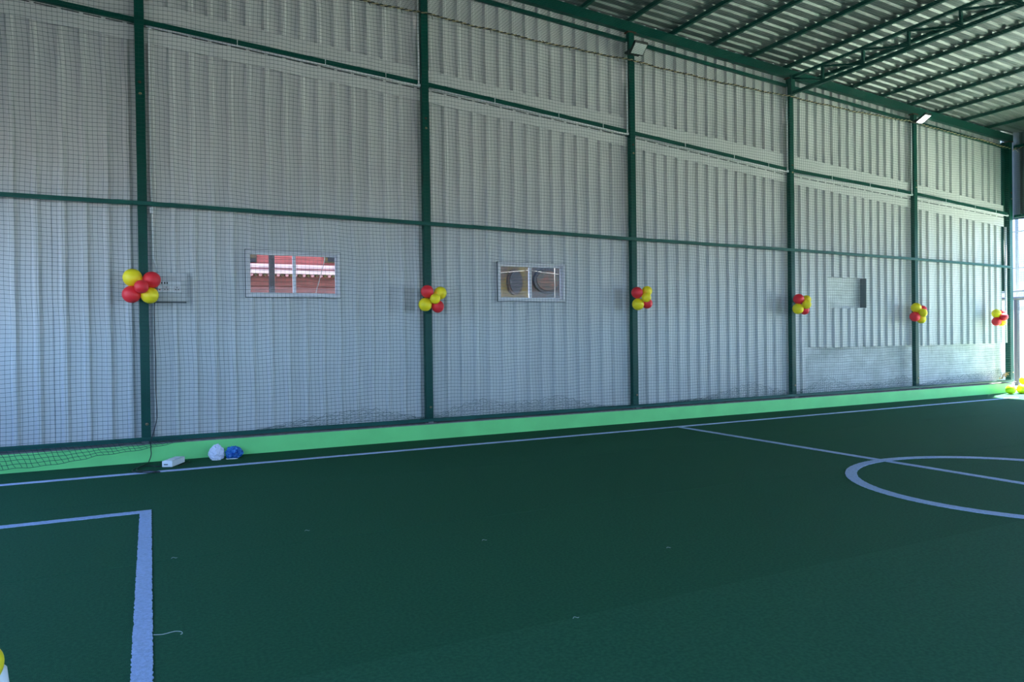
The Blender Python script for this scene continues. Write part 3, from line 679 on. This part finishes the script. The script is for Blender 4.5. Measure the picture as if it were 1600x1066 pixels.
# ------------------------------------------------------------------ litter on the turf
e = MB().tube(smooth_path([(-0.006, 4.068, .006), (0.03, 4.05, .007), (0.052, 4.055, .006), (0.09, 4.061, .007), (0.119, 4.045, .006), (0.124, 4.016, .006), (0.115, 4.01, 0.006)]), 0.0011, 4).build('thread', 'thread'); tag(e, 'white thread lying across the turf beside the penalty line', 'thread')
SL = ['tiny white scrap on the turf right of the penalty line', 'tiny white scrap on the turf straight below the red-view window', 'tiny white scrap in the middle of the turf', 'tiny white scrap on the turf seam at lower centre', 'tiny white scrap on the turf left of the centre circle']
for (x, y), lb in zip(((0.125, 5.425), (1.058, 5.689), (2.14, 4.785), (1.965, 3.24), (3.173, 3.993)), SL):
    e = MB().tube(smooth_path([(x-0.018, y, 0.007), (x-0.006, y+0.008, 0.012), (x+0.008, y-0.004, 0.008), (x+0.02, y+0.004, 0.007)], 3), 0.0008, 4).build('paper_scrap', 'thread'); tag(e, lb, 'scrap', 'white scraps on the turf')

# ------------------------------------------------------------------ outside, seen through the windows
e = empty('red_building', (2.2, 12.7, -0.06)); tag(e, 'red sided building with pale pink ledges seen through the first window', 'building')
for i in range(9): MB().box(0.2, 4.4, 12.62 + 0.01*(i % 2), 12.9, 2.71 + 0.13*i, 2.71 + 0.13*(i+1) - 0.006).build('siding_board', 'redwall', e)
MB().box(0.2, 4.4, 12.50, 12.64, 2.655, 2.715).build('ledge', 'pinkband', e)
MB().box(0.2, 4.4, 12.56, 12.64, 2.615, 2.655).build('ledge', 'mauve', e)
MB().box(0.2, 4.4, 12.44, 12.64, 2.555, 2.615).build('ledge', 'pinkband', e)
for i in range(60):
    x = 0.24 + i*0.07; MB().lathe([(0, 0.026), (0.06, 0.026)], (x, 12.47, 2.535), (0, 1, 0), 8).build('tile_end', 'ochre' if i % 2 else 'mauve', e)
MB().box(0.2, 4.4, 12.66, 12.9, -0.06, 4.0).build('wall_core', 'brownwall', e)
for i in range(14): MB().box(0.2, 4.4, 12.60 + 0.012*(i % 2), 12.9, 2.535 - 0.183*(i+1), 2.535 - 0.183*i - 0.006).build('siding_board', 'brownwall', e)
w_ = MB().box(2.70, 2.98, 12.585, 12.63, 2.77, 2.95).build('window_frame', 'ochre', e); MB().box(2.76, 2.90, 12.575, 12.60, 2.79, 2.91).build('pane', 'tyre', w_)
w_ = MB().box(1.40, 1.60, 12.585, 12.63, 2.74, 2.92).build('window_frame', 'ochre', e); MB().box(1.42, 1.58, 12.575, 12.60, 2.74, 2.80).build('pane', 'tyre', w_)
e = MB().box(1.655, 1.735, 11.6, 11.66, -0.06, 3.6).build('steel_post', 'tyre', bevel=0.004); tag(e, 'dark grey steel post outside behind the left pane of the first window', 'post')
e = MB().tube(smooth_path([(2.66, 12.3, 3.2), (2.64, 12.3, 2.8), (2.60, 12.3, 2.62), (2.54, 12.3, 2.4), (2.48, 12.3, 2.1), (2.5, 12.3, 1.2), (2.5, 12.3, -0.05)]), 0.006, 6).build('hanging_wire', 'wire', smooth=True); tag(e, 'white wire hanging outside behind the right pane of the first window', 'wire')
e = empty('painted_wall', (6.8, 12.7, -0.06)); tag(e, 'ochre and brown painted wall seen through the second window', 'wall')
MB().box(5.3, 6.68, 12.62, 12.85, -0.06, 4.2).build('wall_panel', 'ochre', e); MB().box(6.685, 8.6, 12.62, 12.85, -0.06, 4.2).build('wall_panel', 'rustwall', e)
def round_panel(c, rx, rz, m, rim, label):
    e = empty('round_panel', c); tag(e, label, 'panel')
    def disc(f, y0, y1, mm, nm):
        n = 32; v = [(c[0] + f*rx*math.cos(2*math.pi*i/n), y, c[2] + f*rz*math.sin(2*math.pi*i/n)) for y in (y0, y1) for i in range(n)]
        fc = [(i, (i+1) % n, n + (i+1) % n, n + i) for i in range(n)] + [tuple(range(n)), tuple(range(n, 2*n))[::-1]]
        MB().add(v, fc).build(nm, mm, e)
    disc(1.0, c[1] - 0.03, c[1] + 0.06, rim, 'rim'); disc(0.82, c[1] - 0.05, c[1] - 0.02, m, 'face')
round_panel((6.34, 12.56, 2.51), 0.16, 0.25, 'tyre', 'tyre_b', 'dark oval panel on the ochre wall behind the left pane of the second window')
round_panel((7.05, 12.56, 2.55), 0.30, 0.24, 'rustdisc', 'tyre', 'brown oval panel on the dark wall behind the right pane of the second window')
e = MB().tube([(5.4, 12.63, 2.62), (5.6, 12.2, 2.62), (6.4, 12.1, 2.70), (7.6, 12.2, 2.60), (8.2, 12.63, 2.6)], 0.0035, 6).build('outside_wire', 'wire', smooth=True); tag(e, 'pale wire crossing outside behind the second window', 'wire')
e = MB().tube([(7.02, 12.2, 3.4), (7.02, 12.2, 2.2), (6.7, 12.2, 2.15), (6.7, 12.2, -0.06)], 0.008, 6).build('outside_pipe', 'wire', smooth=True); tag(e, 'thin grey pipe outside behind the right pane of the second window', 'pipe')

# ------------------------------------------------------------------ outside, seen through the open right end
e = MB().box(20.46, 20.56, 11.20, 11.29, -0.06, 2.25).build('fence_post', 'black', bevel=0.006); tag(e, 'dark post standing outside beyond the corner column', 'post')
e = MB().tube([(20.5, 12.6, 2.27), (20.5, 8.0, 2.27)], 0.05, 10).build('water_pipe', 'black', smooth=True); tag(e, 'dark horizontal pipe on the post outside the right end', 'pipe')
e = MB().tube([(20.6, 12.6, 2.42), (20.6, 11.2, 2.47), (20.6, 8.0, 2.55)], 0.03, 8).build('water_pipe', 'shelf', smooth=True); tag(e, 'grey slanting pipe just above the dark horizontal pipe outside', 'pipe')
e = empty('sheet_fence', (22.2, 9, -0.06)); tag(e, 'pale ribbed sheet fence outside the right end', 'fence')
for j in range(9):
    a = 6.0 + j*0.92; mb = MB(); pts = []
    for i in range(4): y = a + i*0.23; pts += [(y, 0), (y+0.14, 0), (y+0.165, 0.03), (y+0.205, 0.03)]
    pts.append((a + 0.92, 0)); v = []
    for (y, d) in pts: v += [(22.2 + d, y, -0.06), (22.2 + d, y, 1.98)]
    mb.add(v, [(2*i, 2*i+2, 2*i+3, 2*i+1) for i in range(len(pts)-1)]).build('fence_sheet', 'whiteout', e, solid=0.003)
e = empty('utility_pole', (23.5, 12.86, -0.06)); tag(e, 'thin grey pole rising outside beyond the corner column', 'pole')
MB().tube([(23.5, 12.86, -0.06), (23.5, 12.86, 7.5)], 0.05, 10).build('shaft', 'shelf', e, smooth=True)
for z in (3.3, 4.4): MB().bar((23.5, 12.6, z), (23.5, 13.2, z), 0.04, 0.04).build('crossarm', 'shelf', e)
e = empty('far_building', (60, 33, -0.06)); tag(e, 'pale building with rows of windows far beyond the opening', 'building')
MB().box(60, 68, 24, 40, -0.06, 7.75).build('wall', 'whiteout', e)
for i in range(5):
    for j in range(12): MB().box(59.94, 60.02, 26.0 + j*0.9, 26.5 + j*0.9, 1.0 + i*1.35, 1.8 + i*1.35).build('window', 'farwin', e)
# odds and ends in the gap beside the corner column
for (x, y, z, r, m, lb) in ((18.22, 10.62, 0.0, (0.16, 0.14, 0.26), 'cloth_r', 'red bundle outside the gap by the corner column'), (18.25, 10.64, 0.52, (0.17, 0.14, 0.16), 'cloth_b', 'blue bundle stacked on the red bundle in the gap')):
    e = empty('bundle', (x, y, z)); tag(e, lb, 'bundle'); crumple('cloth', (x, y, z - 0.06), r, m, x, e)
mb = MB()
for k_ in range(16):
    x0_, a = 17.5 + random.random()*0.32, random.uniform(-0.6, 0.6)
    mb.tube(smooth_path([(x0_, 9.99, 0.30 + 0.02*random.random()), (x0_ + 0.1, 9.99 + 0.03*random.random(), 0.36 + 0.08*random.random()), (x0_ + 0.2, 10.0, 0.42 + 0.1*a)], 3), 0.004, 4)
tag(mb.build('straw_tangle', 'straw'), 'orange brown straw tangled in the net foot at the corner', 'straw', kind='stuff')
